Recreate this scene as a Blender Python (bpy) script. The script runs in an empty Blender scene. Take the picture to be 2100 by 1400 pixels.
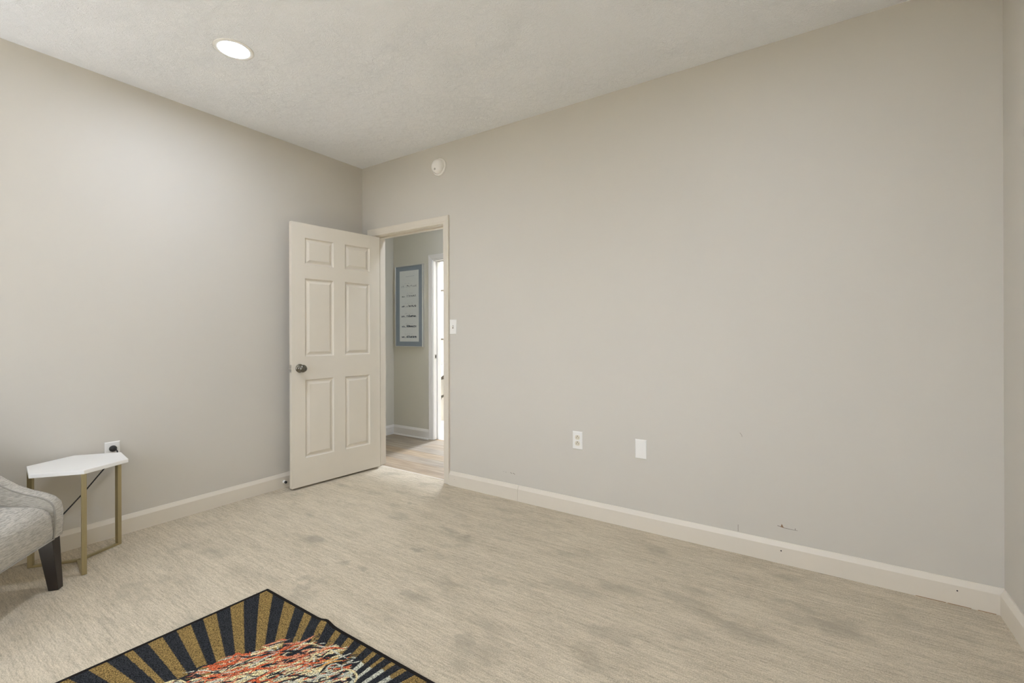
import bpy, bmesh, math, random
import numpy as np
from mathutils import Vector, Matrix

random.seed(7)
S = bpy.context.scene
COL = S.collection

# ------------------------------------------------------------------ camera
F_PX, YAW, ROLL, HORIZON = 938.10, 0.58377, -0.0032, 684.67
CAM = Vector((3.4238, -2.7206, 1.1766))
fw = Vector((-math.sin(YAW), math.cos(YAW), 0))
rt = Vector((math.cos(YAW), math.sin(YAW), 0))
upv = Vector((0, 0, 1))
r3 = math.cos(ROLL) * rt + math.sin(ROLL) * upv
u3 = -math.sin(ROLL) * rt + math.cos(ROLL) * upv
cam_data = bpy.data.cameras.new('camera')
cam_data.sensor_width = 36
cam_data.sensor_fit = 'HORIZONTAL'
cam_data.lens = 36 * F_PX / 2100
cam_data.shift_y = (HORIZON - 700) / 2100
cam_data.clip_start = 0.02
cam = bpy.data.objects.new('camera', cam_data)
COL.objects.link(cam)
m3 = Matrix((r3, u3, -fw)).transposed()
cam.matrix_world = Matrix.Translation(CAM) @ m3.to_4x4()
S.camera = cam

# ------------------------------------------------------------------ world, exposure
world = bpy.data.worlds.new('world')
S.world = world
world.use_nodes = True
# daylight outside the added window behind the camera: pale sky above, sunlit ground below
_t = world.node_tree
_bg = _t.nodes['Background']
_tc = _t.nodes.new('ShaderNodeTexCoord'); _sp = _t.nodes.new('ShaderNodeSeparateXYZ'); _mr = _t.nodes.new('ShaderNodeMapRange')
_mr.inputs[1].default_value = -0.06; _mr.inputs[2].default_value = 0.06
_mx = _t.nodes.new('ShaderNodeMix'); _mx.data_type = 'RGBA'
_mx.inputs[6].default_value = (0.11, 0.11, 0.11, 1); _mx.inputs[7].default_value = (0.88, 0.98, 1.16, 1)
_t.links.new(_tc.outputs['Generated'], _sp.inputs[0]); _t.links.new(_sp.outputs[2], _mr.inputs[0])
_t.links.new(_mr.outputs[0], _mx.inputs[0]); _t.links.new(_mx.outputs[2], _bg.inputs[0])
_bg.inputs[1].default_value = 5.5
# high sun added through that window; its patch on the carpet brightens the ceiling
SUN_POWER = 90.0
_sl = bpy.data.lights.new('sun', 'SUN'); _sl.energy = SUN_POWER; _sl.angle = math.radians(0.53); _sl.color = (0.84, 0.94, 1.18)
_so = bpy.data.objects.new('sun', _sl); COL.objects.link(_so)
_so.rotation_euler = Vector((-0.10, math.cos(math.radians(58)), -math.sin(math.radians(58)))).to_track_quat('-Z', 'Y').to_euler()
S.view_settings.view_transform = 'Standard'
S.view_settings.look = 'None'
S.view_settings.gamma = 1
S.view_settings.use_curve_mapping = False
S.view_settings.exposure = 0.15
S.cycles.use_denoising = True
S.cycles.max_bounces = 12
S.cycles.diffuse_bounces = 8
S.cycles.sample_clamp_indirect = 8.0

# lamps of the place and an added hall one: (x, y, emission strength); each fixture carries its own light
ROOM_LAMPS = [(0.878, -1.516, 228.0), (3.20, -1.42, 195.0), (0.885, -3.55, 20.0), (3.20, -3.55, 300.0)]
HALL_LAMP = (0.72, 0.52, 165.0)
HALL_LAMP_ADDED = (2.55, 0.40, 560.0)  # added out of view to brighten the far hall wall
BATH_LAMP = (-0.14, 1.62, 2400.0)
LAMP_COLOR = (0.87, 0.97, 1.19, 1)

# room measures
H = 2.679
W = 4.083
YB = -4.35          # wall behind the camera
WT = 0.12           # thickness of the wall with the door
BB = 0.109

# ------------------------------------------------------------------ materials
def lin(c):
    return tuple(((v / 255) / 12.92 if v / 255 <= 0.04045 else ((v / 255 + 0.055) / 1.055) ** 2.4) for v in c)

class NT:
    def __init__(s, name):
        s.m = bpy.data.materials.new(name)
        s.m.use_nodes = True
        s.t = s.m.node_tree
        s.b = s.t.nodes['Principled BSDF']
    def n(s, typ, **kw):
        nd = s.t.nodes.new(typ)
        for k, v in kw.items():
            if k in ('operation', 'blend_type', 'data_type', 'noise_dimensions', 'feature', 'layer_name', 'attribute_name', 'distance', 'interpolation_type', 'wave_type', 'bands_direction'):
                setattr(nd, k, v)
        return nd
    def l(s, a, b):
        s.t.links.new(a, b)
    def math(s, op, a, b=None, c=None, clamp=False):
        nd = s.t.nodes.new('ShaderNodeMath'); nd.operation = op; nd.use_clamp = clamp
        for i, v in enumerate((a, b, c)):
            if v is None: continue
            if isinstance(v, (int, float)): nd.inputs[i].default_value = v
            else: s.l(v, nd.inputs[i])
        return nd.outputs[0]
    def mix(s, f, a, b, blend='MIX'):
        nd = s.t.nodes.new('ShaderNodeMix'); nd.data_type = 'RGBA'; nd.blend_type = blend
        for sock, v in ((nd.inputs[0], f), (nd.inputs[6], a), (nd.inputs[7], b)):
            if isinstance(v, (int, float)): sock.default_value = v
            elif isinstance(v, tuple): sock.default_value = (*v[:3], 1)
            else: s.l(v, sock)
        return nd.outputs[2]
    def coord(s, scale=(1, 1, 1), which='Object', rot=(0, 0, 0)):
        tc = s.t.nodes.new('ShaderNodeTexCoord'); mp = s.t.nodes.new('ShaderNodeMapping')
        mp.inputs['Scale'].default_value = scale; mp.inputs['Rotation'].default_value = rot
        s.l(tc.outputs[which], mp.inputs[0]); return mp.outputs[0]
    def noise(s, vec, scale, detail=2, rough=0.5, dist=0.0):
        nd = s.t.nodes.new('ShaderNodeTexNoise')
        nd.inputs['Scale'].default_value = scale; nd.inputs['Detail'].default_value = detail
        nd.inputs['Roughness'].default_value = rough; nd.inputs['Distortion'].default_value = dist
        s.l(vec, nd.inputs['Vector']); return nd.outputs[0]
    def ramp(s, f, lo, hi):
        nd = s.t.nodes.new('ShaderNodeMapRange'); nd.clamp = True
        nd.interpolation_type = 'SMOOTHSTEP'
        nd.inputs[1].default_value = lo; nd.inputs[2].default_value = hi
        s.l(f, nd.inputs[0]); return nd.outputs[0]
    def bump(s, h, strength, dist):
        nd = s.t.nodes.new('ShaderNodeBump')
        nd.inputs['Strength'].default_value = strength; nd.inputs['Distance'].default_value = dist
        s.l(h, nd.inputs['Height']); s.l(nd.outputs[0], s.b.inputs['Normal'])
    def set(s, color=None, rough=0.5, metal=0.0, spec=0.5):
        if color is not None:
            if isinstance(color, tuple): s.b.inputs['Base Color'].default_value = (*color[:3], 1)
            else: s.l(color, s.b.inputs['Base Color'])
        s.b.inputs['Roughness'].default_value = rough
        s.b.inputs['Metallic'].default_value = metal
        s.b.inputs['Specular IOR Level'].default_value = spec
        return s

def simple(name, color, rough=0.5, metal=0.0, spec=0.5, var=0.04, scale=30):
    n = NT(name)
    f = n.noise(n.coord(), scale, 3)
    c2 = tuple(v * (1 - var) for v in color)
    n.set(n.mix(f, color, c2), rough, metal, spec)
    return n.m

def wall_paint(name, color, rough=0.55):
    n = NT(name)
    v = n.coord()
    f = n.noise(v, 2.0, 3)
    c = n.mix(f, color, tuple(x * 0.975 for x in color))
    n.set(c, rough, 0, 0.3)
    h = n.noise(v, 260, 2)
    n.bump(h, 0.05, 0.002)
    return n.m

WALL = lin((206, 199, 186))
M_wall = wall_paint('wall_paint_greige', (0.580, 0.547, 0.480))
M_hall = wall_paint('hall_paint_grey_green', (0.62, 0.60, 0.52))
M_bath = wall_paint('bath_paint_cream', (0.70, 0.66, 0.58))
M_trim = simple('trim_paint_white', (0.70, 0.642, 0.540), 0.38, 0, 0.45, 0.03, 12)
M_halltrim = simple('trim_paint_hall', (0.74, 0.72, 0.68), 0.38, 0, 0.45, 0.03, 12)
M_door = simple('door_paint_white', (0.69, 0.634, 0.530), 0.42, 0, 0.45, 0.03, 10)
M_plate = simple('white_plastic_plate', (0.82, 0.80, 0.745), 0.35, 0, 0.5, 0.02)
M_ivory = simple('ivory_plastic', (0.70, 0.64, 0.50), 0.4, 0, 0.5, 0.03)
M_dark = simple('dark_slot', (0.02, 0.018, 0.015), 0.6)
M_black = simple('black_rubber', (0.012, 0.012, 0.012), 0.5)
M_nickel = simple('dark_nickel', (0.22, 0.205, 0.17), 0.18, 1.0, 0.5, 0.1)
M_steel = simple('satin_steel', (0.55, 0.53, 0.49), 0.3, 1.0, 0.5, 0.1)
M_silver = simple('silver_frame', (0.72, 0.72, 0.70), 0.35, 0.85, 0.5, 0.05)
M_mat = simple('blue_grey_mat', (0.34, 0.40, 0.47), 0.8)
M_paper = simple('white_paper', (0.88, 0.92, 0.93), 0.8)
M_ink = simple('blue_black_ink', (0.035, 0.05, 0.085), 0.8)
M_inkpale = simple('pale_blue_ink', (0.22, 0.30, 0.40), 0.8)
M_detector = simple('detector_plastic', (0.88, 0.85, 0.785), 0.45, 0, 0.5, 0.03)
M_top = simple('white_lacquer_top', (0.84, 0.82, 0.77), 0.35, 0, 0.5, 0.02)
M_espresso = simple('espresso_wood', (0.018, 0.012, 0.009), 0.35, 0, 0.5, 0.3, 40)
M_sink = simple('white_ceramic', (0.85, 0.83, 0.80), 0.2)
M_brown = simple('dark_brown_wood', (0.05, 0.035, 0.02), 0.5)
M_bathfloor = simple('white_bath_tile', (0.85, 0.83, 0.80), 0.3)
M_scuff = simple('wall_scuff', (0.20, 0.17, 0.135), 0.8)
M_scuffbrown = simple('wall_gouge', (0.26, 0.16, 0.09), 0.8)
M_glue = simple('baseboard_gap_rust', (0.33, 0.20, 0.10), 0.8)

def brass():
    n = NT('satin_brass')
    f = n.noise(n.coord((1, 1, 0.05)), 200, 2)
    n.set(n.mix(f, (0.46, 0.39, 0.225), (0.39, 0.33, 0.19)), 0.42, 0.8)
    return n.m
M_brass = brass()

def ceiling_mat():
    n = NT('ceiling_stipple')
    v = n.coord()
    warp = n.noise(v, 13, 2)
    nd = n.n('ShaderNodeVectorMath'); nd.operation = 'MULTIPLY_ADD'
    n.l(v, nd.inputs[0]); nd.inputs[1].default_value = (1, 1, 1)
    cmb = n.n('ShaderNodeCombineXYZ'); n.l(n.math('MULTIPLY', warp, 0.16), cmb.inputs[0]); n.l(n.math('MULTIPLY', n.noise(n.coord((1, 1, 1), rot=(0, 0, 1.1)), 14, 2), 0.16), cmb.inputs[1])
    n.l(cmb.outputs[0], nd.inputs[2])
    mp = n.n('ShaderNodeMapping'); mp.inputs['Scale'].default_value = (120, 250, 1); n.l(nd.outputs[0], mp.inputs[0])
    h1 = n.noise(mp.outputs[0], 1.0, 3, 0.55, 0.6)
    patch = n.ramp(n.noise(v, 3.5, 2), 0.35, 0.65)
    h2 = n.noise(v, 120, 2)
    h = n.math('ADD', n.math('MULTIPLY', h1, n.math('ADD', n.math('MULTIPLY', patch, 0.35), 0.7)), n.math('MULTIPLY', h2, 0.3))
    n.set((0.895, 0.90, 0.905), 0.85, 0, 0.2)
    n.bump(h, 0.7, 0.0065)
    return n.m
M_ceil = ceiling_mat()

# scuffs and footprints in the pile, measured on the floor (x, y, rx, ry, strength)
SMUDGE = [(1.016, -1.148, .07, .035, .8), (1.615, -.922, .045, .028, .9), (1.409, -1.227, .035, .025, .7), (1.525, -1.227, .035, .03, .8),
          (1.072, -.45, .06, .022, .6), (1.10, -.296, .05, .02, .6), (1.586, -.637, .10, .03, .7), (1.739, -.64, .03, .022, .7),
          (1.362, -1.427, .035, .03, .6), (1.432, -1.483, .03, .04, .6), (1.924, -.558, .06, .03, .5), (2.50, -.80, .16, .05, .6),
          (2.15, -.95, .08, .03, .6), (2.75, -1.02, .12, .04, .6), (2.95, -.62, .14, .04, .5), (2.30, -1.35, .05, .04, .7),
          (3.2, -.72, .12, .06, .6), (1.9, -1.25, .07, .03, .5), (.72, -1.55, .12, .05, .5), (.9, -1.75, .1, .04, .45), (3.45, -.5, .2, .05, .5)]
def carpet_mat():
    n = NT('carpet_striated_beige')
    v = n.coord()
    st1 = n.noise(n.coord((6.5, 85, 1)), 1.0, 3, 0.6, 0.15)
    st2 = n.noise(n.coord((32, 230, 1)), 1.0, 2, 0.6)
    st3 = n.noise(n.coord((2.4, 14, 1)), 1.0, 3, 0.55, 0.2)
    blot = n.noise(n.coord((3.2, 5.5, 1)), 1.0, 3, 0.55)
    blot2 = n.noise(n.coord((7.0, 15.0, 1)), 1.0, 3, 0.6)
    grain = n.noise(v, 420, 2, 0.7)
    grain2 = n.noise(v, 190, 2, 0.6)
    f = n.math('ADD', n.math('MULTIPLY', n.ramp(st1, .25, .75), .24), n.math('MULTIPLY', n.ramp(st2, .25, .75), .26))
    f = n.math('ADD', f, n.math('MULTIPLY', n.ramp(st3, .25, .75), .14))
    f = n.math('ADD', f, n.math('MULTIPLY', n.ramp(grain, .32, .68), .28))
    f = n.math('ADD', f, n.math('MULTIPLY', n.ramp(grain2, .32, .68), .26))
    f = n.math('ADD', n.math('MULTIPLY', n.math('SUBTRACT', f, .59), 1.5), .56, clamp=True)
    c = n.mix(f, (0.280, 0.236, 0.166), (0.668, 0.578, 0.426))
    dk = n.ramp(blot, .54, .74)
    dk2 = n.ramp(blot2, .60, .80)
    c = n.mix(n.math('MULTIPLY', dk, .50), c, (0.29, 0.252, 0.185))
    c = n.mix(n.math('MULTIPLY', dk2, .40), c, (0.29, 0.252, 0.185))
    # footprints
    sep = n.n('ShaderNodeSeparateXYZ'); n.l(v, sep.inputs[0])
    wob = n.math('MULTIPLY', n.math('SUBTRACT', n.noise(v, 18, 2), .5), 0.09)
    tot = None
    for (x, y, rx, ry, k) in SMUDGE:
        a = n.math('DIVIDE', n.math('SUBTRACT', n.math('ADD', sep.outputs[0], wob), x), rx)
        b = n.math('DIVIDE', n.math('SUBTRACT', n.math('ADD', sep.outputs[1], wob), y), ry)
        d = n.math('ADD', n.math('MULTIPLY', a, a), n.math('MULTIPLY', b, b))
        e = n.math('MULTIPLY', n.math('SUBTRACT', 1.0, n.ramp(d, 0.2, 1.3)), k)
        tot = e if tot is None else n.math('MAXIMUM', tot, e)
    c = n.mix(n.math('MULTIPLY', tot, .55), c, (0.255, 0.222, 0.165))
    n.set(c, 1.0, 0, 0.05)
    n.b.inputs['Sheen Weight'].default_value = 0.15
    n.b.inputs['Sheen Roughness'].default_value = 0.6
    hh = n.math('ADD', n.math('MULTIPLY', grain, .7), n.math('MULTIPLY', st2, .6))
    n.bump(hh, 0.5, 0.004)
    return n.m
M_carpet = carpet_mat()

def plank_mat():
    n = NT('vinyl_plank_floor')
    v = n.coord()
    br = n.n('ShaderNodeTexBrick')
    br.inputs['Color1'].default_value = (0, 0, 0, 1); br.inputs['Color2'].default_value = (1, 1, 1, 1)
    br.inputs['Mortar'].default_value = (0.3, 0.3, 0.3, 1)
    br.inputs['Scale'].default_value = 1.0
    br.inputs['Mortar Size'].default_value = 0.0015
    br.inputs['Brick Width'].default_value = 1.2
    br.inputs['Row Height'].default_value = 0.15
    n.l(v, br.inputs['Vector'])
    gr = n.noise(n.coord((2.2, 45, 1)), 1.0, 4, 0.6, 0.3)
    c1 = n.mix(n.ramp(gr, .3, .7), (0.225, 0.155, 0.088), (0.40, 0.30, 0.19))
    c2 = n.mix(n.ramp(gr, .3, .7), (0.20, 0.170, 0.130), (0.35, 0.305, 0.245))
    bw = n.n('ShaderNodeRGBToBW'); n.l(br.outputs[0], bw.inputs[0])
    c = n.mix(bw.outputs[0], c1, c2)
    c = n.mix(n.math('MULTIPLY', br.outputs['Fac'], .6), c, (0.12, 0.09, 0.06))
    n.set(c, 0.45, 0, 0.4)
    n.bump(gr, 0.1, 0.002)
    return n.m
M_plank = plank_mat()

def fabric_mat():
    n = NT('linen_upholstery')
    a = n.noise(n.coord((38, 38, 620)), 1.0, 3, 0.65, 0.25)
    b = n.noise(n.coord((330, 330, 330)), 1.0, 2, 0.6)
    f = n.math('ADD', n.math('MULTIPLY', n.ramp(a, .32, .68), .7), n.math('MULTIPLY', b, .35), clamp=True)
    n.set(n.mix(f, (0.235, 0.215, 0.178), (0.60, 0.565, 0.49)), 0.95, 0, 0.1)
    n.b.inputs['Sheen Weight'].default_value = 0.2
    n.bump(n.math('ADD', a, b), 0.35, 0.002)
    return n.m
M_fabric = fabric_mat()
M_piping = simple('piping_fabric', (0.31, 0.29, 0.25), 0.95, 0, 0.1)

def rug_mat():
    n = NT('rug_pile')
    at = n.n('ShaderNodeAttribute', attribute_name='pattern')
    v = n.coord()
    g = n.noise(v, 240, 2, 0.7)
    k = n.math('ADD', n.math('MULTIPLY', n.ramp(g, .33, .67), 1.45), .30)
    cm = n.n('ShaderNodeCombineColor')
    for i in range(3): n.l(k, cm.inputs[i])
    c = n.mix(1.0, at.outputs['Color'], cm.outputs[0], 'MULTIPLY')
    n.set(c, 1.0, 0, 0.05)
    n.bump(g, 0.6, 0.003)
    return n.m
M_rug = rug_mat()
M_bind = simple('rug_binding', (0.014, 0.011, 0.009), 0.9, 0, 0.1)

def lamp_mat(name, strength):
    n = NT(name)
    n.set((0.8, 0.8, 0.8), 0.5)
    n.b.inputs['Emission Color'].default_value = LAMP_COLOR
    n.b.inputs['Emission Strength'].default_value = strength
    return n.m

def glass_mat():
    n = NT('picture_glass')
    n.set((1, 1, 1), 0.03)
    n.b.inputs['Transmission Weight'].default_value = 1.0
    n.b.inputs['IOR'].default_value = 1.02
    return n.m
M_glass = glass_mat()
def mirror_mat():
    n = NT('mirror_silver')
    n.set((0.85, 0.87, 0.85), 0.03, 1.0)
    return n.m
M_mirror = mirror_mat()

# ------------------------------------------------------------------ mesh helpers
def link(o, parent=None):
    COL.objects.link(o)
    if parent is not None: o.parent = parent
    return o

def tag(o, label=None, cat=None, group=None, kind=None):
    if label: o['label'] = label
    if cat: o['category'] = cat
    if group: o['group'] = group
    if kind: o['kind'] = kind
    return o

def empty(name, loc, rz=0.0):
    o = bpy.data.objects.new(name, None)
    o.empty_display_size = 0.05
    o.location = loc; o.rotation_euler = (0, 0, rz)
    COL.objects.link(o); return o

class MB:
    """collects shapes, becomes one mesh object"""
    def __init__(s): s.bm = bmesh.new()
    def box(s, x0, x1, y0, y1, z0, z1, mi=0):
        vs = [s.bm.verts.new(c) for c in ((x0, y0, z0), (x1, y0, z0), (x1, y1, z0), (x0, y1, z0), (x0, y0, z1), (x1, y0, z1), (x1, y1, z1), (x0, y1, z1))]
        for f in ((3, 2, 1, 0), (4, 5, 6, 7), (0, 1, 5, 4), (1, 2, 6, 5), (2, 3, 7, 6), (3, 0, 4, 7)):
            fa = s.bm.faces.new([vs[i] for i in f]); fa.material_index = mi
        return s
    def quad(s, pts, mi=0):
        f = s.bm.faces.new([s.bm.verts.new(p) for p in pts]); f.material_index = mi; return s
    def loft(s, rings, close=True, caps=True, mi=0):
        """rings: list of equal-length point lists"""
        R = [[s.bm.verts.new(p) for p in r] for r in rings]
        n = len(R[0])
        for a, b in zip(R, R[1:]):
            for i in range(n if close else n - 1):
                j = (i + 1) % n
                f = s.bm.faces.new((a[i], a[j], b[j], b[i])); f.material_index = mi
        if caps:
            s.bm.faces.new(list(reversed(R[0]))).material_index = mi
            s.bm.faces.new(R[-1]).material_index = mi
        return s
    def lathe(s, prof, origin=(0, 0, 0), axis='Z', seg=32, mi=0, caps=True):
        """prof: (radius, height)"""
        o = Vector(origin); rings = []
        for r, h in prof:
            ring = []
            for k in range(seg):
                a = 2 * math.pi * k / seg
                c, q = r * math.cos(a), r * math.sin(a)
                p = {'Z': (c, q, h), 'Y': (c, h, q), 'X': (h, c, q), '-Y': (c, -h, q)}[axis]
                ring.append(o + Vector(p))
            rings.append(ring)
        return s.loft(rings, True, caps, mi)
    def tube(s, pts, r, seg=10, mi=0):
        pts = [Vector(p) for p in pts]; rings = []
        ref = Vector((0, 0, 1))
        for i, p in enumerate(pts):
            t = (pts[min(i + 1, len(pts) - 1)] - pts[max(i - 1, 0)]).normalized()
            if abs(t.dot(ref)) > 0.95: rf = Vector((1, 0, 0))
            else: rf = ref
            a = t.cross(rf).normalized(); b = t.cross(a).normalized()
            rr = r[i] if isinstance(r, (list, tuple)) else r
            rings.append([p + rr * (math.cos(2 * math.pi * k / seg) * a + math.sin(2 * math.pi * k / seg) * b) for k in range(seg)])
        return s.loft(rings, True, True, mi)
    def build(s, name, mat, parent=None, smooth=False, bevel=0.0, seg=2, weld=False, angle=40):
        bm = s.bm
        if weld: bmesh.ops.remove_doubles(bm, verts=bm.verts[:], dist=1e-5)
        bmesh.ops.recalc_face_normals(bm, faces=bm.faces[:])
        me = bpy.data.meshes.new(name); bm.to_mesh(me); bm.free()
        mats = mat if isinstance(mat, (list, tuple)) else [mat]
        for m in mats: me.materials.append(m)
        o = bpy.data.objects.new(name, me)
        link(o, parent)
        if bevel:
            md = o.modifiers.new('bevel', 'BEVEL'); md.width = bevel; md.segments = seg
            md.limit_method = 'ANGLE'; md.angle_limit = math.radians(35)
            md.harden_normals = False
        if smooth:
            for p in me.polygons: p.use_smooth = True
            me.set_sharp_from_angle(angle=math.radians(angle))
        return o

def struct(o):
    o['kind'] = 'structure'; return o

def smooth_path(pts, n=12):
    """Catmull-Rom through points"""
    P = [Vector(p) for p in pts]; P = [2 * P[0] - P[1]] + P + [2 * P[-1] - P[-2]]
    out = []
    for i in range(1, len(P) - 2):
        p0, p1, p2, p3 = P[i - 1:i + 3]
        for k in range(n):
            t = k / n
            out.append(0.5 * ((2 * p1) + (p2 - p0) * t + (2 * p0 - 5 * p1 + 4 * p2 - p3) * t * t + (3 * p1 - p0 - 3 * p2 + p3) * t ** 3))
    out.append(P[-2]); return out

# ------------------------------------------------------------------ the room shell
DX0, DX1, DZ = 0.168, 0.976, 2.046      # door opening between the jambs
struct(MB().box(0, W, YB, 0.06, -0.05, 0.0).build('floor', M_carpet))
struct(MB().box(-0.12, W + 0.12, YB - 0.12, 0.0, H, H + 0.1).build('ceiling', M_ceil))
b = MB()
b.box(-0.12, DX0 - 0.02, 0, WT, 0, H); b.box(DX1 + 0.02, W + 0.12, 0, WT, 0, H); b.box(DX0 - 0.02, DX1 + 0.02, 0, WT, DZ + 0.02, H)
wall_back = struct(b.build('wall_back', [M_wall]))
struct(MB().box(-0.12, 0, YB - 0.12, 0, 0, H).build('wall_left', M_wall))
struct(MB().box(W, W + 0.12, YB - 0.12, 0, 0, H).build('wall_right', M_wall))
# wall behind the camera; its unseen window is added to let daylight in
WX0, WX1, WZ0, WZ1 = 0.70, 2.80, 0.62, 2.12
b = MB()
b.box(0, WX0, YB - .12, YB, 0, H); b.box(WX1, W, YB - .12, YB, 0, H); b.box(WX0, WX1, YB - .12, YB, 0, WZ0); b.box(WX0, WX1, YB - .12, YB, WZ1, H)
struct(b.build('wall_front', M_wall))
b = MB()
for x0, x1, z0, z1 in ((WX0, WX1, WZ0, WZ0 + .05), (WX0, WX1, WZ1 - .05, WZ1), (WX0, WX0 + .05, WZ0, WZ1), (WX1 - .05, WX1, WZ0, WZ1), ((WX0 + WX1) / 2 - .03, (WX0 + WX1) / 2 + .03, WZ0, WZ1)):
    b.box(x0, x1, YB - .10, YB - .05, z0, z1)
b.box(WX0 - .06, WX0, YB, YB + .016, WZ0 - .06, WZ1 + .06); b.box(WX1, WX1 + .06, YB, YB + .016, WZ0 - .06, WZ1 + .06); b.box(WX0, WX1, YB, YB + .016, WZ1, WZ1 + .06); b.box(WX0, WX1, YB, YB + .03, WZ0 - .06, WZ0)
struct(b.build('added_window_1', M_trim))
_pl = bpy.data.lights.new('added_window_portal', 'AREA'); _pl.shape = 'RECTANGLE'; _pl.size = WX1 - WX0; _pl.size_y = WZ1 - WZ0
_pl.cycles.is_portal = True
_po = bpy.data.objects.new('added_window_portal', _pl); COL.objects.link(_po)
_po.location = ((WX0 + WX1) / 2, YB - .11, (WZ0 + WZ1) / 2); _po.rotation_euler = (math.pi / 2, 0, 0)   # faces into the room

def baseboard(name, p0, p1, nrm, mat=M_trim, h=BB, th=0.0165, gap=None, shoe=False):
    """p0->p1 along the wall foot, nrm: into the room"""
    p0, p1, nrm = Vector((*p0, 0)), Vector((*p1, 0)), Vector((*nrm, 0))
    prof = [(0.0, 0.0), (th, 0.0), (th, h * 0.765), (th * 0.97, h * 0.785), (th * 0.36, h * 0.965), (th * 0.28, h * 0.995), (th * 0.24, h), (0.0, h)]
    b = MB(); d = (p1 - p0).normalized(); L = (p1 - p0).length
    spans = [(0, L)] if gap is None else [(0, gap - 0.001), (gap + 0.001, L)]
    for a, c in spans:
        b.loft([[p0 + d * s + nrm * q + Vector((0, 0, z)) for q, z in prof] for s in (a, c)])
    if shoe:
        sp = [(th, 0.0), (th + 0.012, 0.0), (th + 0.011, 0.006), (th + 0.006, 0.012), (th, 0.014)]
        b.loft([[p0 + d * s + nrm * q + Vector((0, 0, z)) for q, z in sp] for s in (0, L)])
    return struct(b.build(name, mat))

CW = 0.058
XL, XR, ZT = 0.145, 0.984, 2.050        # inner edges of the room-side casing
baseboard('baseboard_back', (XR + CW + .001, 0), (W, 0), (0, -1), gap=1.680 - (XR + CW))
baseboard('baseboard_left', (0, YB), (0, 0), (1, 0))
baseboard('baseboard_right', (W, YB), (W, -0.0165), (-1, 0))
baseboard('baseboard_front', (0.0165, YB), (W - 0.0165, YB), (0, 1))

CAS = [(0, 0), (0, .008), (.004, .0095), (.012, .0100), (.016, .0125), (.030, .0140), (.044, .0165), (.050, .0180), (.056, .0178), (.058, .016), (.058, 0)]
def casing(name, xl, xr, zt, y0, sgn, mat, z0=0.004, prof=CAS):
    """three-sided door casing on the plane y=y0, standing out towards sgn"""
    b = MB()
    rings = []
    for (px, pz, ox, oz) in ((xl, z0, -1, 0), (xl, zt, -1, 1), (xr, zt, 1, 1), (xr, z0, 1, 0)):
        rings.append([Vector((px + ox * w, y0 + sgn * t, pz + oz * w)) for w, t in prof])
    b.loft(rings)
    return struct(b.build(name, mat))
casing('trim_1', XL, XR, ZT, 0, -1, M_trim)
# jamb lining with its stop strip
b = MB()
b.box(DX0 - .02, DX0, 0.0, WT, 0, DZ + .02); b.box(DX1, DX1 + .02, 0.0, WT, 0, DZ + .02); b.box(DX0, DX1, 0.0, WT, DZ, DZ + .02)
b.box(DX0, DX0 + .011, .050, .085, 0.004, DZ); b.box(DX1 - .011, DX1, .050, .085, 0.004, DZ); b.box(DX0 + .011, DX1 - .011, .050, .085, DZ - .011, DZ)
struct(b.build('trim_2', M_trim, bevel=0.0015))
# hall-side edge of the lining, casing on the hall side
casing('trim_3', XL + .01, XR - .004, ZT, WT, 1, M_halltrim)
# threshold strip where carpet meets plank
struct(MB().loft([[Vector((x, y, z)) for y, z in ((.052, -.01), (.052, .001), (.060, .004), (.068, .001), (.068, -.01))] for x in (DX0, DX1)]).build('trim_4', simple('carpet_edge', (.58, .52, .43), .9)))

# marks on the painted wall and at the foot of the baseboard
def patch(name, pts_list, mat, y, parent):
    b = MB()
    for pts in pts_list:
        b.quad([(x, y, z) for x, z in pts])
    return struct(b.build(name, mat, parent))
patch('scuff', [((1.549, .184), (1.552, .184), (1.553, .187), (1.55, .187)), ((1.569, .181), (1.573, .182), (1.574, .186), (1.571, .186)),
                ((1.608, .186), (1.622, .180), (1.624, .182), (1.611, .189)), ((1.628, .186), (1.648, .179), (1.649, .182), (1.632, .188))], M_scuff, -.0004, wall_back)
patch('scuff', [((3.262, .184), (3.300, .178), (3.352, .178), (3.352, .1795), (3.300, .1805), (3.264, .1865)),
                ((3.340, .180), (3.3425, .180), (3.3425, .188), (3.340, .188)),
                ((3.079, .112), (3.081, .112), (3.081, .149), (3.079, .149)), ((3.089, .643), (3.0905, .644), (3.0995, .632), (3.098, .631)), ((3.098, .631), (3.0995, .632), (3.1015, .622), (3.100, .622))], M_scuff, -.0004, wall_back)
patch('gouge', [((3.277, .181), (3.292, .179), (3.287, .190), (3.282, .198), (3.280, .192))], M_scuffbrown, -.0006, wall_back)
b = MB()
for (x, z, r) in ((3.28, .066, .0035), (3.936, .063, .0030), (1.10, .055, .0016)):
    b.lathe([(r, 0), (r, .0003)], (x, -.0166, z), '-Y', 10)
struct(b.build('nail_hole', M_dark, wall_back))
b = MB()
for x0, x1 in ((3.80, 3.90), (3.905, 3.98), (4.0, 4.055)):
    b.box(x0, x1, -.0178, -.0166, .0, .0022)
struct(b.build('floor_gap', M_glue, wall_back))

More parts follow.
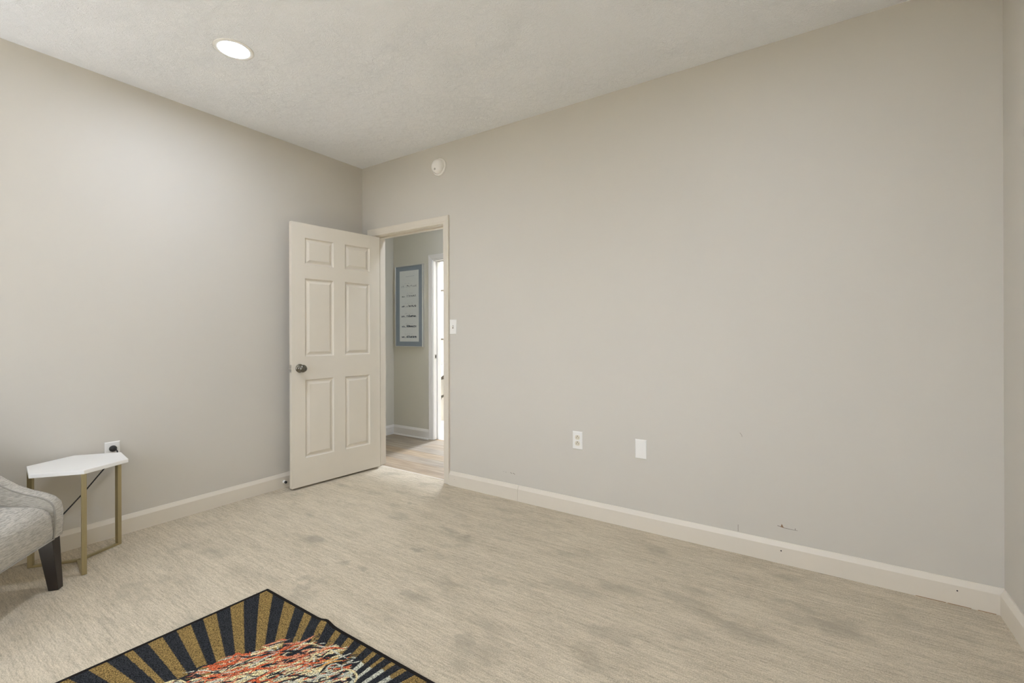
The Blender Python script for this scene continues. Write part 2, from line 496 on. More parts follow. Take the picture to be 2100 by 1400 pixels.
# ------------------------------------------------------------------ hallway and the bright room beyond
YH = 1.044                                 # face of the far hall wall
HX0 = -0.749
struct(MB().box(HX0 - .1, 3.2, .06, YH + .06, -.05, 0.0).build('floor_hallway', M_plank))
struct(MB().box(HX0 - .1, 3.3, 0.0, 2.75, H, H + .1).build('ceiling_hallway', simple('hall_ceiling', (.72, .71, .69), .9)))
struct(MB().box(HX0 - .1, HX0, 0, YH + .12, 0, H).build('wall_hallway_left', M_hall))
struct(MB().box(3.2, 3.3, WT, YH, 0, H).build('wall_hallway_right', M_hall))
struct(MB().box(HX0, -.12, WT - .02, WT, 0, H).build('wall_hallway_near', M_hall))
BX0, BX1, BZ = -0.107, 0.66, 1.995
b = MB()
b.box(HX0, BX0 - .02, YH, YH + .12, 0, H); b.box(BX1 + .02, 3.2, YH, YH + .12, 0, H); b.box(BX0 - .02, BX1 + .02, YH, YH + .12, BZ + .02, H)
struct(b.build('wall_hallway_far', M_hall))
casing('trim_5', BX0 - .006, BX1 + .006, BZ + .006, YH, -1, M_halltrim)
b = MB()
b.box(BX0 - .02, BX0, YH, YH + .12, 0.003, BZ + .02); b.box(BX1, BX1 + .02, YH, YH + .12, 0.003, BZ + .02); b.box(BX0, BX1, YH, YH + .12, BZ, BZ + .02)
b.box(BX0, BX0 + .011, YH + .05, YH + .085, .003, BZ); b.box(BX1 - .011, BX1, YH + .05, YH + .085, .003, BZ); b.box(BX0 + .011, BX1 - .011, YH + .05, YH + .085, BZ - .011, BZ)
struct(b.build('trim_6', M_halltrim, bevel=.0015))
baseboard('baseboard_hallway_far', (HX0 + .0165, YH), (BX0 - .006 - CW, YH), (0, -1), M_halltrim, shoe=True)
baseboard('baseboard_hallway_left', (HX0, WT), (HX0, YH), (1, 0), M_halltrim)
# beyond
YW = 1.96
struct(MB().box(-2.0, 1.1, YH + .06, 2.6, -.05, 0.0).build('floor_bathroom', M_bathfloor))
struct(MB().box(-2.0, 1.1, YW, YW + .1, 0, H).build('wall_bathroom_far', M_bath))
struct(MB().box(-2.1, -2.0, YH + .12, YW, 0, H).build('wall_bathroom_left', M_bath))
struct(MB().box(1.1, 1.2, YH + .12, YW, 0, H).build('wall_bathroom_right', M_bath))
struct(MB().box(-2.0, HX0 - .1, YH + .0, YH + .12, 0, H).build('wall_bathroom_near', M_bath))
# strike plate of that door frame
sp = MB().box(BX0 + .0, BX0 + .0012, YH + .015, YH + .045, .90, .955).build('strike_plate', M_steel)
tag(sp, 'small dark metal strike plate in the frame of the bright doorway', 'strike plate')
MB().box(BX0 + .0012, BX0 + .0018, YH + .022, YH + .038, .912, .943).build('latch_hole', M_dark, sp)

# ------------------------------------------------------------------ door leaf
DA = math.atan2(-0.766 - 0.007, 0.149 - 0.224)         # direction from hinge to latch edge
DWID, DTH, DB, DT = 0.777, 0.035, 0.016, 2.032
door = empty('interior_door', (0.224, 0.007, 0), DA)
tag(door, 'white six-panel interior door standing open against the left wall', 'door')
# local: x along the leaf from the hinge, +y towards the room (visible face at y=0), leaf body at y<0
PAN = [(x0, x1, z0, z1) for (z0, z1) in ((.229, .830), (1.008, 1.610), (1.718, 1.922)) for (x0, x1) in ((.102, .336), (.436, .673))]
def door_leaf():
    bm = bmesh.new()
    for side in (0, 1):
        yf = 0.0 if side == 0 else -DTH
        s = -1 if side == 0 else 1          # into the leaf
        xs = sorted({0.0, DWID, *[v for p in PAN for v in p[:2]]}); zs = sorted({DB, DT, *[v for p in PAN for v in p[2:]]})
        vs = {(x, z): bm.verts.new((x, yf, z)) for x in xs for z in zs}
        pset = {(p[0], p[2]): p for p in PAN}
        for i in range(len(xs) - 1):
            for j in range(len(zs) - 1):
                q = [vs[(xs[i], zs[j])], vs[(xs[i + 1], zs[j])], vs[(xs[i + 1], zs[j + 1])], vs[(xs[i], zs[j + 1])]]
                if (xs[i], zs[j]) not in pset:
                    bm.faces.new(q if side == 0 else list(reversed(q))); continue
                x0, x1, z0, z1 = pset[(xs[i], zs[j])]
                prev = q
                for (ins, dep) in ((.002, .0030), (.006, .0088), (.010, .0112), (.015, .0116), (.019, .0108), (.034, .0032), (.037, .0022), (.040, .0022)):
                    cur = [bm.verts.new(c) for c in ((x0 + ins, yf + s * dep, z0 + ins), (x1 - ins, yf + s * dep, z0 + ins), (x1 - ins, yf + s * dep, z1 - ins), (x0 + ins, yf + s * dep, z1 - ins))]
                    for k in range(4):
                        bm.faces.new((prev[k], prev[(k + 1) % 4], cur[(k + 1) % 4], cur[k]))
                    prev = cur
                bm.faces.new(prev)
    # edges
    for (x0, x1, z0, z1) in ((0, 0, DB, DT), (DWID, DWID, DB, DT)):
        bm.faces.new([bm.verts.new(c) for c in ((x0, 0, z0), (x0, -DTH, z0), (x0, -DTH, z1), (x0, 0, z1))])
    for z in (DB, DT):
        bm.faces.new([bm.verts.new(c) for c in ((0, 0, z), (DWID, 0, z), (DWID, -DTH, z), (0, -DTH, z))])
    b = MB(); b.bm.free(); b.bm = bm
    return b.build('leaf', M_door, door, weld=True)
door_leaf()
KX, KZ = 0.716, 0.921
def knob(side):
    b = MB(); y0 = 0.0 if side > 0 else -DTH
    prof = [(.0325, .0), (.0325, .003), (.030, .007), (.022, .010), (.0135, .013), (.0115, .018), (.0115, .026), (.015, .030), (.0240, .038), (.0280, .046), (.0288, .054), (.0268, .062), (.021, .0675), (.011, .070), (.009, .070), (.0085, .069), (.003, .069)]
    b.lathe(prof, (KX, y0, KZ), 'Y' if side > 0 else '-Y', 36)
    k = b.build('door_knob', M_nickel, door, smooth=True, angle=50)
    k['label'] = 'dark brushed nickel door knob'
knob(1); knob(-1)
lp = MB().box(DWID, DWID + .0012, -.030, -.005, KZ - .028, KZ + .028).build('latch_plate', M_steel, door)
lp['label'] = 'steel latch plate with bolt'
MB().loft([[Vector((DWID + .001, -.025, KZ - .007)), Vector((DWID + .001, -.010, KZ - .007)), Vector((DWID + .001, -.010, KZ + .007)), Vector((DWID + .001, -.025, KZ + .007))],
           [Vector((DWID + .011, -.025, KZ - .006)), Vector((DWID + .004, -.010, KZ - .006)), Vector((DWID + .004, -.010, KZ + .006)), Vector((DWID + .011, -.025, KZ + .006))]]).build('latch_bolt', M_steel, lp)
for hz in (.25, 1.02, 1.80):
    b = MB(); b.box(-.002, -.0005, -.034, -.004, hz - .045, hz + .045); b.lathe([(.006, hz - .045), (.006, hz + .045)], (-.006, -DTH - .006, 0), 'Z', 14)
    b.build('hinge', M_steel, door)

# door stop on the left baseboard
ds = empty('door_stop', (0.0165, -0.752, 0.046))
tag(ds, 'small baseboard door stop with black tip behind the open door', 'door stop')
MB().lathe([(.0125, 0), (.0125, .003), (.0105, .005), (.0105, .012), (.0115, .013), (.0115, .018), (.002, .018)], (0, 0, 0), 'X', 24).build('collar', M_plate, ds, smooth=True)
MB().lathe([(.0095, .0178), (.0100, .022), (.0095, .028), (.007, .0315), (.002, .0325)], (0, 0, 0), 'X', 24).build('rubber_tip', M_black, ds, smooth=True)

# ------------------------------------------------------------------ wall plates
def plate_mesh(w=.070, h=.115, t=.0055):
    b = MB()
    rings = []
    for (ins, y) in ((0, 0), (0, .0025), (.0022, .0046), (.0045, t)):
        rings.append([Vector((-w / 2 + ins, -y, -h / 2 + ins)), Vector((w / 2 - ins, -y, -h / 2 + ins)), Vector((w / 2 - ins, -y, h / 2 - ins)), Vector((-w / 2 + ins, -y, h / 2 - ins))])
    return b.loft(rings)
def receptacle(zc, parent, t=.0055):
    b = MB(); pr = []
    for k in range(40):
        a = 2 * math.pi * k / 40
        x, z = .0172 * math.cos(a), .0172 * math.sin(a)
        pr.append((x, max(-.0143, min(.0143, z))))
    b.loft([[Vector((x, -t + .001, zc + z)) for x, z in pr], [Vector((x, -t - .0018, zc + z)) for x, z in pr]])
    r = b.build('receptacle', M_ivory, parent)
    b = MB(); y = -t - .0018
    b.box(-.0078, -.0054, y - .0002, y + .001, zc - .006, zc + .0035); b.box(.0054, .0078, y - .0002, y + .001, zc - .005, zc + .0025)
    b.lathe([(.0030, 0), (.0030, .0002)], (0, y, zc + .0085), '-Y', 14)
    b.build('slot', M_dark, r)
def screw(x, z, parent, t=.0055, m=None):
    b = MB(); b.lathe([(.0034, 0), (.0034, .0006), (.002, .0012)], (x, -t + .0002, z), '-Y', 14)
    b.build('screw', m or M_plate, parent)

def duplex(loc, rz, label):
    o = empty('wall_outlet', loc, rz)
    plate_mesh().build('cover_plate', M_plate, o)
    receptacle(.0193, o); receptacle(-.0193, o); screw(0, 0, o)
    return tag(o, label, 'outlet', 'duplex wall outlets')
duplex((2.138, 0, .484), 0, 'white duplex outlet with nothing plugged in, low on the long wall')
# the one behind the side table: facing +x
duplex((0, -1.779, .498), math.pi / 2, 'white duplex outlet with a black plug, above the white side table')
bp = empty('blank_plate', (2.554, 0, .483))
tag(bp, 'plain white blank wall plate right of the empty outlet', 'wall plate')
plate_mesh().build('cover_plate', M_plate, bp); screw(0, .036, bp); screw(0, -.036, bp)
sw = empty('light_switch', (1.079, 0, 1.233))
tag(sw, 'white toggle light switch on the wall beside the door frame', 'light switch')
plate_mesh(.067, .115).build('cover_plate', M_plate, sw); screw(0, .030, sw); screw(0, -.030, sw)
MB().box(-.0055, .0055, -.0060, -.0050, -.0125, .0125).build('toggle_slot', M_scuff, sw)
MB().loft([[Vector((-.004, -.005, -.004)), Vector((.004, -.005, -.004)), Vector((.004, -.005, .007)), Vector((-.004, -.005, .007))],
           [Vector((-.0035, -.016, .006)), Vector((.0035, -.016, .006)), Vector((.0035, -.016, .011)), Vector((-.0035, -.016, .011))]]).build('toggle', M_plate, sw)

# smoke detector high on the wall
sd = empty('smoke_detector', (.944, 0, 2.503))
tag(sd, 'round off-white smoke detector high on the wall above the doorway', 'smoke detector')
MB().lathe([(.068, 0), (.069, .004), (.069, .010), (.066, .014), (.058, .015)], (0, 0, 0), '-Y', 48).build('base', M_detector, sd, smooth=True)
MB().lathe([(.0560, .014), (.0555, .020), (.058, .0215), (.058, .026), (.0555, .036), (.050, .044), (.040, .050), (.025, .053), (.001, .054)], (0, 0, 0), '-Y', 48).build('cover', M_detector, sd, smooth=True)
MB().lathe([(.0085, 0), (.0085, .003), (.006, .004)], (-.006, -.050, -.026), '-Y', 18).build('test_button', simple('button_grey', (.42, .39, .34), .5), sd)

# power cord plugged into the outlet behind the table
cord = empty('power_cord', (0.02, -1.779, .517))
tag(cord, 'thin black power cord drooping from the outlet behind the side table', 'cord')
def rel(p): return Vector(p) - cord.location
b = MB()
b.lathe([(.017, 0), (.018, .004), (.017, .014), (.013, .020), (.010, .026), (.0075, .030), (.003, .031)], Vector((-.0125, 0, 0)), 'X', 24)
pl = b.build('plug', M_black, cord, smooth=True)
path = smooth_path([rel(p) for p in ((.026, -1.773, .515), (.040, -1.768, .505), (.040, -1.768, .485), (.034, -1.780, .462), (.030, -1.825, .412), (.030, -1.903, .314), (.030, -1.988, .217), (.032, -2.07, .130), (.034, -2.14, .06), (.030, -2.20, .014), (.028, -2.28, .006), (.028, -2.40, .006))], 10)
MB().tube(path, .0034, 10).build('cable', M_black, cord, smooth=True)

# ------------------------------------------------------------------ ceiling lights
def wafer(x, y, strength, label, zc=H, lens_r=.072, group='round ceiling lights'):
    o = empty('ceiling_light', (x, y, zc))
    MB().lathe([(.094, .0), (.094, -.002), (.091, -.0045), (.082, -.0050), (lens_r + .001, -.0035), (lens_r, -.0005)], (0, 0, 0), 'Z', 56, caps=False).build('trim_ring', M_plate, o, smooth=True, angle=60)
    MB().lathe([(lens_r, -.0012), (lens_r * .6, -.0018), (.001, -.0020)], (0, 0, 0), 'Z', 48, caps=False).build('lens', lamp_mat('lens_glow', strength), o, smooth=True)
    return tag(o, label, 'ceiling light', group)
wafer(*ROOM_LAMPS[0], 'lit round flush ceiling light above the open door side of the room')
for (x, y, st), lb in zip(ROOM_LAMPS[1:], ('lit round ceiling light near the right wall, over the camera side', 'lit round ceiling light over the grey armchair corner', 'lit round ceiling light in the corner behind the camera')):
    wafer(x, y, st, lb)
wafer(*HALL_LAMP, 'lit round ceiling light in the hallway just outside the doorway', lens_r=.06)
wafer(*HALL_LAMP_ADDED, 'unseen round ceiling light added farther along the hallway to brighten its far wall', lens_r=.06)
wafer(*BATH_LAMP, 'lit round ceiling light inside the bright room past the hallway', lens_r=.06)

# floor lamp added out of view behind the armchair to brighten the ceiling
ADDED_FLOOR_LAMP_POWER = 105.0
def added_floor_lamp(x, y, power):
    o = empty('added_floor_lamp', (x, y, 0))
    MB().lathe([(.14, 0), (.14, .018), (.05, .03), (.013, .04)], (0, 0, 0), 'Z', 36).build('base', M_brass, o, smooth=True)
    MB().lathe([(.011, .03), (.011, 1.62)], (0, 0, 0), 'Z', 16).build('pole', M_brass, o, smooth=True)
    MB().lathe([(.011, 1.60), (.07, 1.62), (.14, 1.68), (.165, 1.74), (.160, 1.74), (.13, 1.69), (.05, 1.64), (.001, 1.635)], (0, 0, 0), 'Z', 40, caps=False).build('bowl', M_plate, o, smooth=True)
    MB().lathe([(.06, 1.66), (.06, 1.68), (.001, 1.69)], (0, 0, 0), 'Z', 30).build('bulb', lamp_mat('bulb_glow', power), o, smooth=True)
    return tag(o, 'unseen torchiere floor lamp added behind the armchair to brighten the ceiling', 'floor lamp')
added_floor_lamp(.30, -3.30, ADDED_FLOOR_LAMP_POWER)

# ------------------------------------------------------------------ framed print in the hall
AX0, AX1, AZ0, AZ1 = -.695, -.250, 1.033, 1.971
art = empty('framed_print', ((AX0 + AX1) / 2, YH, AZ0))
tag(art, 'tall framed print of six skyline sketches in a blue-grey mat on the hallway wall', 'picture')
aw, ah = AX1 - AX0, AZ1 - AZ0
hw = aw / 2
fr = [(0, 0), (0, .026), (.003, .028), (.007, .028), (.009, .025), (.009, 0)]
rings = [[Vector((sx * (hw - w), -t, (w if sz < 0 else ah - w))) for w, t in fr] for sx, sz in ((-1, -1), (1, -1), (1, 1), (-1, 1))]
b = MB(); b.loft(rings + [rings[0]], True, False); b.build('frame', M_silver, art, weld=True)
MB().box(-hw + .009, hw - .009, -.019, -.004, .009, ah - .009).build('mat_board', M_mat, art)
px0, px1 = -hw + .158 * aw, -hw + .852 * aw
pz0, pz1 = .064 * ah, .936 * ah
sheet = MB().box(px0, px1, -.0196, -.0188, pz0, pz1).build('sheet', M_paper, art)
sheet['label'] = 'white sheet printed with six rows of small skyline drawings'
rnd = random.Random(3)
ph = pz1 - pz0; pw = px1 - px0; yq = -.0199
rows = [.785, .645, .503, .361, .217, .070]
for i, fz in enumerate(rows):
    bi = MB()
    def mark(x, z, w, h, mi): bi.quad([(x, yq, z), (x + w, yq, z), (x + w, yq, z + h), (x, yq, z + h)], mi)
    zb = pz0 + fz * ph - .012
    dens = .45 + .11 * i
    mark(px0 + pw * .08, zb - .0008, pw * .82, .0008, 1)
    for k in range(26):                                  # foot line
        x = px0 + pw * (.10 + .78 * k / 26)
        if rnd.random() < dens: mark(x, zb + rnd.uniform(-.002, .002), pw * .03, .0022, 0 if rnd.random() < .6 else 1)
    for k in range(int(46 + 18 * i)):                    # low huddle at left, a peak in the middle, a broad block to the right
        u = rnd.random()
        if u < .2: x = rnd.uniform(.10, .24); hmax = .016
        elif u < .45: x = rnd.uniform(.36, .52); hmax = .030
        else: x = rnd.uniform(.48, .86); hmax = .021
        if rnd.random() > dens + .15: continue
        zz = zb + rnd.uniform(0, hmax * .7)
        mark(px0 + pw * x, zz, rnd.uniform(.003, .010), rnd.uniform(.0025, .008), 0 if rnd.random() < .55 else 1)
    for k in range(12):
        if rnd.random() < .6: mark(px0 + pw * (.28 + .035 * k), zb + .040 + rnd.uniform(-.002, .002), .007, .0022, 1)
    bi.build('skyline_drawing', [M_ink, M_inkpale], sheet)
bi = MB()
for k in range(7):
    x, z = px0 + pw * (.34 + .065 * k), pz0 + .913 * ph + .001 * k
    bi.quad([(x, yq, z), (x + .010, yq, z), (x + .010, yq, z + .0035), (x, yq, z + .0035)], 0)
bi.build('pencilled_title', [M_inkpale], sheet)
MB().box(-hw + .009, hw - .009, -.0235, -.0220, .009, ah - .009).build('glass_pane', M_glass, art)

# ------------------------------------------------------------------ things in the bright room (seen as a sliver)
mir = empty('wall_mirror', (-.80, YW, 1.10))
tag(mir, 'bright mirror with a thin dark metal frame past the hallway doorway', 'mirror')
MB().box(-.30, .30, -.018, -.002, .02, .66).build('glass', simple('pale_panel', (.86, .86, .80), .3), mir)
b = MB(); b.box(-.31, .31, -.026, -.001, 0, .02); b.box(-.31, .31, -.026, -.001, .66, .68); b.box(-.32, -.30, -.026, -.001, 0, .68); b.box(.30, .32, -.026, -.001, 0, .68)
b.build('frame', M_brown, mir)
sink = empty('washbasin', (-.86, YW, 0))
tag(sink, 'white wall-mounted washbasin in the bright room past the hallway', 'washbasin')
b = MB()
def ell(rx, ry, z, cy=-.24, n=40): return [Vector((rx * math.cos(2 * math.pi * k / n), cy + ry * math.sin(2 * math.pi * k / n), z)) for k in range(n)]
b.loft([ell(.20, .14, .60), ell(.27, .20, .66), ell(.30, .23, .75), ell(.30, .23, .765), ell(.27, .20, .765), ell(.24, .17, .72), ell(.12, .09, .66)])
b.box(-.24, .24, -.10, -.001, .70, .765)
b.build('basin', M_sink, sink, smooth=True)
b = MB(); b.tube(smooth_path([(0, -.05, .765), (0, -.05, .85), (0, -.08, .885), (0, -.13, .88), (0, -.145, .85)], 8), .011, 12); b.box(.06, .09, -.065, -.035, .765, .80); b.box(-.09, -.06, -.065, -.035, .765, .80)
b.build('faucet', M_steel, sink, smooth=True)
b = MB(); b.tube(smooth_path([(0.10, -.24, .62), (.10, -.24, .34), (.10, -.21, .27), (.10, -.16, .25), (.10, -.11, .28), (.10, -.08, .33), (.10, -.002, .35)], 8), .016, 12)
b.build('drain_pipe', M_nickel, sink, smooth=True)
b = MB(); b.box(-.22, .22, -.30, -.03, .585, .612); b.box(.16, .19, -.06, -.001, .45, .60); b.box(-.19, -.16, -.06, -.001, .45, .60)
b.build('bracket', M_brown, sink)

# ------------------------------------------------------------------ side table
tb = empty('side_table', (.225, -1.977, 0))
tag(tb, 'small side table with white hexagonal top and brass legs against the left wall', 'side table')
TZ, TR = .515, .2125
ang0 = math.radians(-8)
hexp = [(TR * math.cos(ang0 + k * math.pi / 3), TR * math.sin(ang0 + k * math.pi / 3)) for k in range(6)]
MB().loft([[Vector((x, y, TZ - .019)) for x, y in hexp], [Vector((x, y, TZ)) for x, y in hexp]]).build('tabletop', M_top, tb, bevel=.0015)
for k in (0, 2, 4):
    a = ang0 + k * math.pi / 3
    c, s = math.cos(a), math.sin(a)
    def P(r, t, z): return Vector((r * c - t * s, r * s + t * c, z))
    r1, r0, t = TR - .006, TR - .026, .010
    MB().loft([[P(r0, -t, z), P(r1, -t, z), P(r1, t, z), P(r0, t, z)] for z in (0.001, TZ - .019)]).build('leg', M_brass, tb, bevel=.001)
    MB().loft([[P(0.004, -t, z), P(r0, -t, z), P(r0, t, z), P(0.004, t, z)] for z in (0.001, .012)]).build('floor_bar', M_brass, tb, bevel=.001)

# ------------------------------------------------------------------ armchair
chair = empty('armchair', (.507, -2.115, 0), math.atan2(.645, -.765) - math.pi)
tag(chair, 'light grey upholstered armchair with dark tapered wooden leg beside the side table', 'armchair')
# local frame: +x = away from the table side (to the sitter's right), -y = back ... built with u (outward, table side), v (forward), z
def UV(u, v, z): return Vector((-u, v, z))
SW = .56                                    # clear seat width between the arms
ARM = [(-.030, .236), (-.012, .240), (-.008, .300), (-.008, .356), (-.015, .397), (-.039, .424), (-.073, .442), (-.121, .460), (-.174, .486), (-.214, .515), (-.246, .541), (-.33, .612), (-.42, .675), (-.50, .722), (-.58, .765), (-.65, .80)]
def arm(u0, u1, name):
    prof = ARM + [(-.72, .80), (-.70, .50), (-.68, .236)]
    b = MB(); rings = []
    for u, ins in ((u0, .010), (u0 + (u1 - u0) * .06, .003), (u0 + (u1 - u0) * .25, 0.0), (u0 + (u1 - u0) * .75, 0.0), (u0 + (u1 - u0) * .94, .003), (u1, .010)):
        cx = sum(p[0] for p in prof) / len(prof); cz = sum(p[1] for p in prof) / len(prof)
        ring = []
        n = len(prof)
        for i, (v, z) in enumerate(prof):
            pv, pz = prof[i - 1]; nv, nz = prof[(i + 1) % n]
            tv, tz = nv - pv, nz - pz; L = math.hypot(tv, tz) or 1
            ring.append(UV(u, v - ins * (tz / L), z + ins * (tv / L)))
        rings.append(ring)
    b.loft(rings)
    return b.build(name, M_fabric, chair, smooth=True, angle=60)
arm(-.004, .062, 'arm'); arm(-SW - .062, -SW + .004, 'arm')
# piping along the inner and outer arm edges
for u in (-.0030, -SW + .0030):
    pts = smooth_path([UV(u, v - .002, z - .003) for v, z in ARM[1:]], 6)
    MB().tube(pts, .0032, 8).build('piping', M_piping, chair, smooth=True)
# seat with a rounded front
SEAT = [(-.60, .236), (-.030, .236), (-.019, .240), (-.014, .262), (-.012, .318), (-.013, .356), (-.024, .378), (-.045, .394), (-.076, .405), (-.141, .414), (-.206, .419), (-.35, .416), (-.60, .405)]
b = MB(); rings = []
N = 14
for k in range(N + 1):
    f = k / N; u = -.006 - f * (SW - .012)
    e = min(f, 1 - f) / .10
    crown = .012 * (1 - max(0, 1 - e) ** 2.2) - .012
    rings.append([UV(u, v + (crown * .6 if v > -.1 and z > .27 else 0), z + (crown if z > .33 else 0)) for v, z in SEAT])
b.loft(rings); b.build('seat', M_fabric, chair, smooth=True, angle=50)
MB().tube([UV(-.006 - (SW - .012) * k / 8, -.016, .2385) for k in range(9)], .003, 8).build('piping', M_piping, chair, smooth=True)
# back
BK = [(-.52, .40), (-.585, .78), (-.60, .82), (-.63, .84), (-.67, .835), (-.70, .80), (-.69, .50), (-.67, .24), (-.58, .24)]
b = MB(); rings = []
for k in range(9):
    f = k / 8; u = .0 - f * SW
    bow = .03 * (1 - (2 * f - 1) ** 2)
    rings.append([UV(u, v - (bow * .5 if v > -.61 else 0), z + (bow if z > .7 else 0)) for v, z in BK])
b.loft(rings); b.build('backrest', M_fabric, chair, smooth=True, angle=50)
# legs: tapered, dark
def leg(u, v, su, sv):
    """outer corner at floor (u,v); su,sv point to the leg's body"""
    zt = .242
    bot = [(u, v), (u + su * .036, v), (u + su * .036, v + sv * .038), (u, v + sv * .038)]
    top = [(u - su * .004, v + sv * .020), (u + su * .050, v + sv * .020), (u + su * .050, v + sv * .080), (u - su * .004, v + sv * .080)]
    MB().loft([[UV(a, c, 0.001) for a, c in bot], [UV(a, c, zt) for a, c in top]]).build('leg', M_espresso, chair, bevel=.002)
leg(0.0, 0.0, 1, -1); leg(-SW, 0.0, -1, -1); leg(0.0, -.66, 1, 1); leg(-SW, -.66, -1, 1)

# ------------------------------------------------------------------ rug
RC = np.array([2.126, -2.078])
RX0, RX1, RY0, RY1 = 1.322, 2.93, -2.566, -1.586
GOLD = [(177.0, 173.7), (170.45, 167.09), (164.1, 160.88), (157.47, 154.22), (150.36, 146.96), (143.33, 139.6), (135.95, 132.78), (128.39, 125.47), (120.78, 117.6),
        (113.28, 109.75), (105.35, 101.89), (97.6, 94.97), (91.67, 89.66), (85.88, 83.45), (79.54, 76.78), (72.65, 69.13)]
def rug_grid():
    fx = np.concatenate([np.arange(RX0, 2.42, .0022), np.arange(2.42, RX1, .008), [RX1]])
    fy = np.concatenate([np.arange(RY0, -2.30, .008), np.arange(-2.30, RY1, .0022), [RY1]])
    return fx, fy
def vnoise(X, Y, sx, sy, seed):
    r = np.random.RandomState(seed); T = r.rand(64, 64)
    a, c = X * sx, Y * sy
    i, j = np.floor(a).astype(int), np.floor(c).astype(int); fx, fy = a - i, c - j
    fx = fx * fx * (3 - 2 * fx); fy = fy * fy * (3 - 2 * fy)
    g = lambda p, q: T[p % 64, q % 64]
    return (g(i, j) * (1 - fx) + g(i + 1, j) * fx) * (1 - fy) + (g(i, j + 1) * (1 - fx) + g(i + 1, j + 1) * fx) * fy
def rug_colors(X, Y):
    gold = np.array((.205, .138, .048)); char = np.array((.024, .025, .027)); pale = np.array((.40, .40, .315))
    cream = np.array((.56, .48, .265)); orange = np.array((.47, .105, .042)); coral = np.array((.46, .185, .105)); amber = np.array((.52, .28, .09))
    dx, dy = X - RC[0], Y - RC[1]
    R = np.hypot(dx, dy); A = np.degrees(np.arctan2(dy, dx)) % 360
    C = np.empty(X.shape + (3,)); C[:] = char
    isg = np.zeros(X.shape, bool)
    for hi, lo in GOLD: isg |= (A <= hi) & (A >= lo)
    rest = (A < 69) | (A > 180.3)
    isg |= rest & (((A - 69.1 + 720) % 7.0) > 3.5) & (A < 360)
    C[isg] = gold
    # right-hand rays turn pale towards the middle
    edge = RY1 - Y + .012 * (vnoise(X, Y, 60, 60, 1) - .5)
    pal = isg & (A < 104) & (A > 60) & (edge > .055 + .02 * (vnoise(X, Y, 25, 8, 2)))
    C[pal] = pale
    # broken specks
    n1 = vnoise(X + .3 * Y, Y, 160, 260, 5)
    bro = isg & (A < 139) & (n1 > .80 - .12 * np.clip((.50 - R) / .2, 0, 1)) & (edge > .06)
    C[bro & ~pal] = char
    # painted heart of the motif: flame-like strokes
    rs = np.random.RandomState(11)
    def blob(x, y): return (x - 1.93) ** 2 / .30 ** 2 + (y + 2.10) ** 2 / .44 ** 2
    B = blob(X, Y) + .45 * (vnoise(X * .87 - Y * .5, X * .5 + Y * .87, 46, 7, 9) - .5) + .55 * (vnoise(X * .87 - Y * .5, X * .5 + Y * .87, 95, 16, 12) - .5)
    t1 = vnoise(X * .87 - Y * .5, X * .5 + Y * .87, 120, 24, 21)
    t2 = vnoise(X * .82 - Y * .57, X * .57 + Y * .82, 190, 36, 22)
    body = (B < .86)
    C[body] = char
    C[body & (t1 > .44)] = coral
    C[body & (t1 > .54)] = pale
    C[body & (t1 > .66)] = cream
    C[body & (t2 > .76)] = orange
    core = body & (B < .62) & (t2 > .42) & (t1 > .36)
    C[core] = cream
    # individual strokes
    def stroke(pts, w, col):
        pts = np.array([tuple(p)[:2] for p in smooth_path([(a, c, 0) for a, c in pts], 5)])
        x0, y0 = pts.min(0) - w; x1, y1 = pts.max(0) + w
        i0, i1 = np.searchsorted(FX, (x0, x1)); j0, j1 = np.searchsorted(FY, (y0, y1))
        if i1 <= i0 or j1 <= j0: return
        xs, ys = X[i0:i1, j0:j1], Y[i0:i1, j0:j1]
        m = np.zeros(xs.shape, bool)
        L = len(pts) - 1
        for k in range(L):
            a, c = pts[k], pts[k + 1]; d = c - a; q = d @ d
            if q < 1e-12: continue
            t = np.clip(((xs - a[0]) * d[0] + (ys - a[1]) * d[1]) / q, 0, 1)
            dist = np.hypot(xs - a[0] - t * d[0], ys - a[1] - t * d[1])
            s = (k + t) / L
            m |= dist < w * np.sin(np.pi * np.clip(.06 + .9 * s, 0, 1)) ** .7
        C[i0:i1, j0:j1][m] = col
    for k in range(330):
        th = rs.uniform(60, 185)
        rad = rs.uniform(.15, 1.0) ** .45
        cx = 1.93 + .30 * rad * math.cos(math.radians(th)); cy = -2.10 + .44 * rad * math.sin(math.radians(th))
        if rs.rand() < .18: cx += rs.uniform(-.03, .03); cy += rs.uniform(0, .05)
        dirn = math.radians(rs.normal(60, 18)); ln = rs.uniform(.025, .11); cv = rs.normal(0, .012)
        p0 = (cx - ln / 2 * math.cos(dirn), cy - ln / 2 * math.sin(dirn)); p2 = (cx + ln / 2 * math.cos(dirn), cy + ln / 2 * math.sin(dirn))
        p1 = (cx - cv * math.sin(dirn), cy + cv * math.cos(dirn))
        u = rs.rand()
        left = cx < 1.92
        if left: col = orange if u < .30 else coral if u < .42 else pale if u < .54 else cream if u < .64 else char
        else: col = orange if u < .14 else amber if u < .20 else pale if u < .38 else cream if u < .56 else char
        stroke([p0, p1, p2], rs.uniform(.0018, .0055), col)
    # loose curls of cream line at the right
    def curl(cx, cy, r, a0, a1, w, col, sq=.75):
        pts = [(cx + r * math.cos(math.radians(a)), cy + sq * r * math.sin(math.radians(a))) for a in np.linspace(a0, a1, 9)]
        stroke(pts, w, col)
    curl(2.085, -1.735, .045, 200, -60, .0042, cream); curl(2.100, -1.745, .030, 160, -120, .0036, pale); curl(2.02, -1.730, .030, 20, 300, .0032, pale)
    curl(2.13, -1.86, .09, 150, 10, .0045, cream); curl(2.06, -1.80, .06, 60, -60, .0045, cream)
    return C
FX, FY = rug_grid()
GX, GY = np.meshgrid(FX, FY, indexing='ij')
rc = rug_colors(GX, GY)
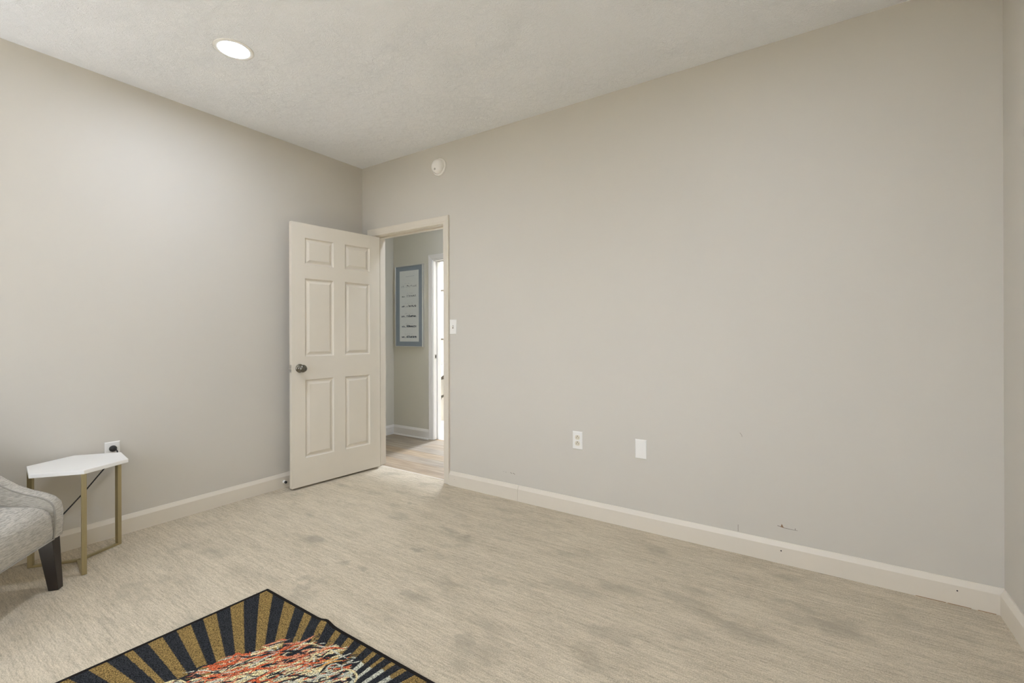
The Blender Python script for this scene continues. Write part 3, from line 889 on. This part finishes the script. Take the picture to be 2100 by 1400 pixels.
GZ = .0075 + .012 * np.exp(-((GX - 1.775) / .035) ** 2) * np.exp(-((GY - RY1) / .16) ** 2)
SK = .010 * (GY - RY1)                                # slight skew of the left side
nx, ny = GX.shape
co = np.stack([GX - SK * 0 + .048 * (GY - RY1) * np.clip((1.8 - GX) / .5, 0, 1) * 1.0, GY, GZ], -1).reshape(-1, 3)
idx = np.arange(nx * ny).reshape(nx, ny)
quads = np.stack([idx[:-1, :-1], idx[1:, :-1], idx[1:, 1:], idx[:-1, 1:]], -1).reshape(-1, 4)
me = bpy.data.meshes.new('area_rug')
me.vertices.add(len(co)); me.vertices.foreach_set('co', co.astype('f').ravel())
me.loops.add(quads.size); me.loops.foreach_set('vertex_index', quads.astype('i').ravel())
me.polygons.add(len(quads)); me.polygons.foreach_set('loop_start', np.arange(0, quads.size, 4).astype('i')); me.polygons.foreach_set('loop_total', np.full(len(quads), 4, 'i'))
me.update(calc_edges=True)
at = me.color_attributes.new('pattern', 'FLOAT_COLOR', 'POINT')
at.data.foreach_set('color', np.concatenate([rc.reshape(-1, 3), np.ones((nx * ny, 1))], 1).astype('f').ravel())
me.materials.append(M_rug)
rug = bpy.data.objects.new('area_rug', me)
link(rug)
tag(rug, 'black and gold sunburst rug with orange and cream brushstrokes lying on the carpet', 'rug')
# bound edge
def rim(i, j): return Vector(co[idx[i, j]])
loop = [rim(i, ny - 1) for i in range(0, nx, 4)] + [rim(nx - 1, ny - 1)] + [rim(nx - 1, j) for j in range(ny - 1, 0, -8)] + [rim(nx - 1, 0)] + [rim(i, 0) for i in range(nx - 1, 0, -8)] + [rim(0, 0)] + [rim(0, j) for j in range(0, ny, 4)] + [rim(0, ny - 1)]
cen = Vector((2.126, -2.078, 0)); b = MB(); rings = []
clean = [loop[0]]
for p in loop[1:]:
    if (p - clean[-1]).length > 1e-4: clean.append(p)
if (clean[0] - clean[-1]).length < 1e-4: clean.pop()
n = len(clean)
for k in range(n + 1):
    p = clean[k % n]
    t = (clean[(k + 1) % n] - clean[(k - 1) % n]); t.z = 0; t.normalize()
    o = Vector((t.y, -t.x, 0))
    if o.dot(p - cen) < 0: o = -o
    z1 = p.z
    rings.append([p - o * .011 + Vector((0, 0, .0012)), p + o * .001 + Vector((0, 0, .0012)), p + o * .003 + Vector((0, 0, -.002)), p + o * .003 + Vector((0, 0, -.0068)), p - o * .011 + Vector((0, 0, -.0068))])
b.loft(rings, True, False)
bd = b.build('edge_binding', M_bind, rug, weld=True)
bd['label'] = 'black bound edge of the rug'
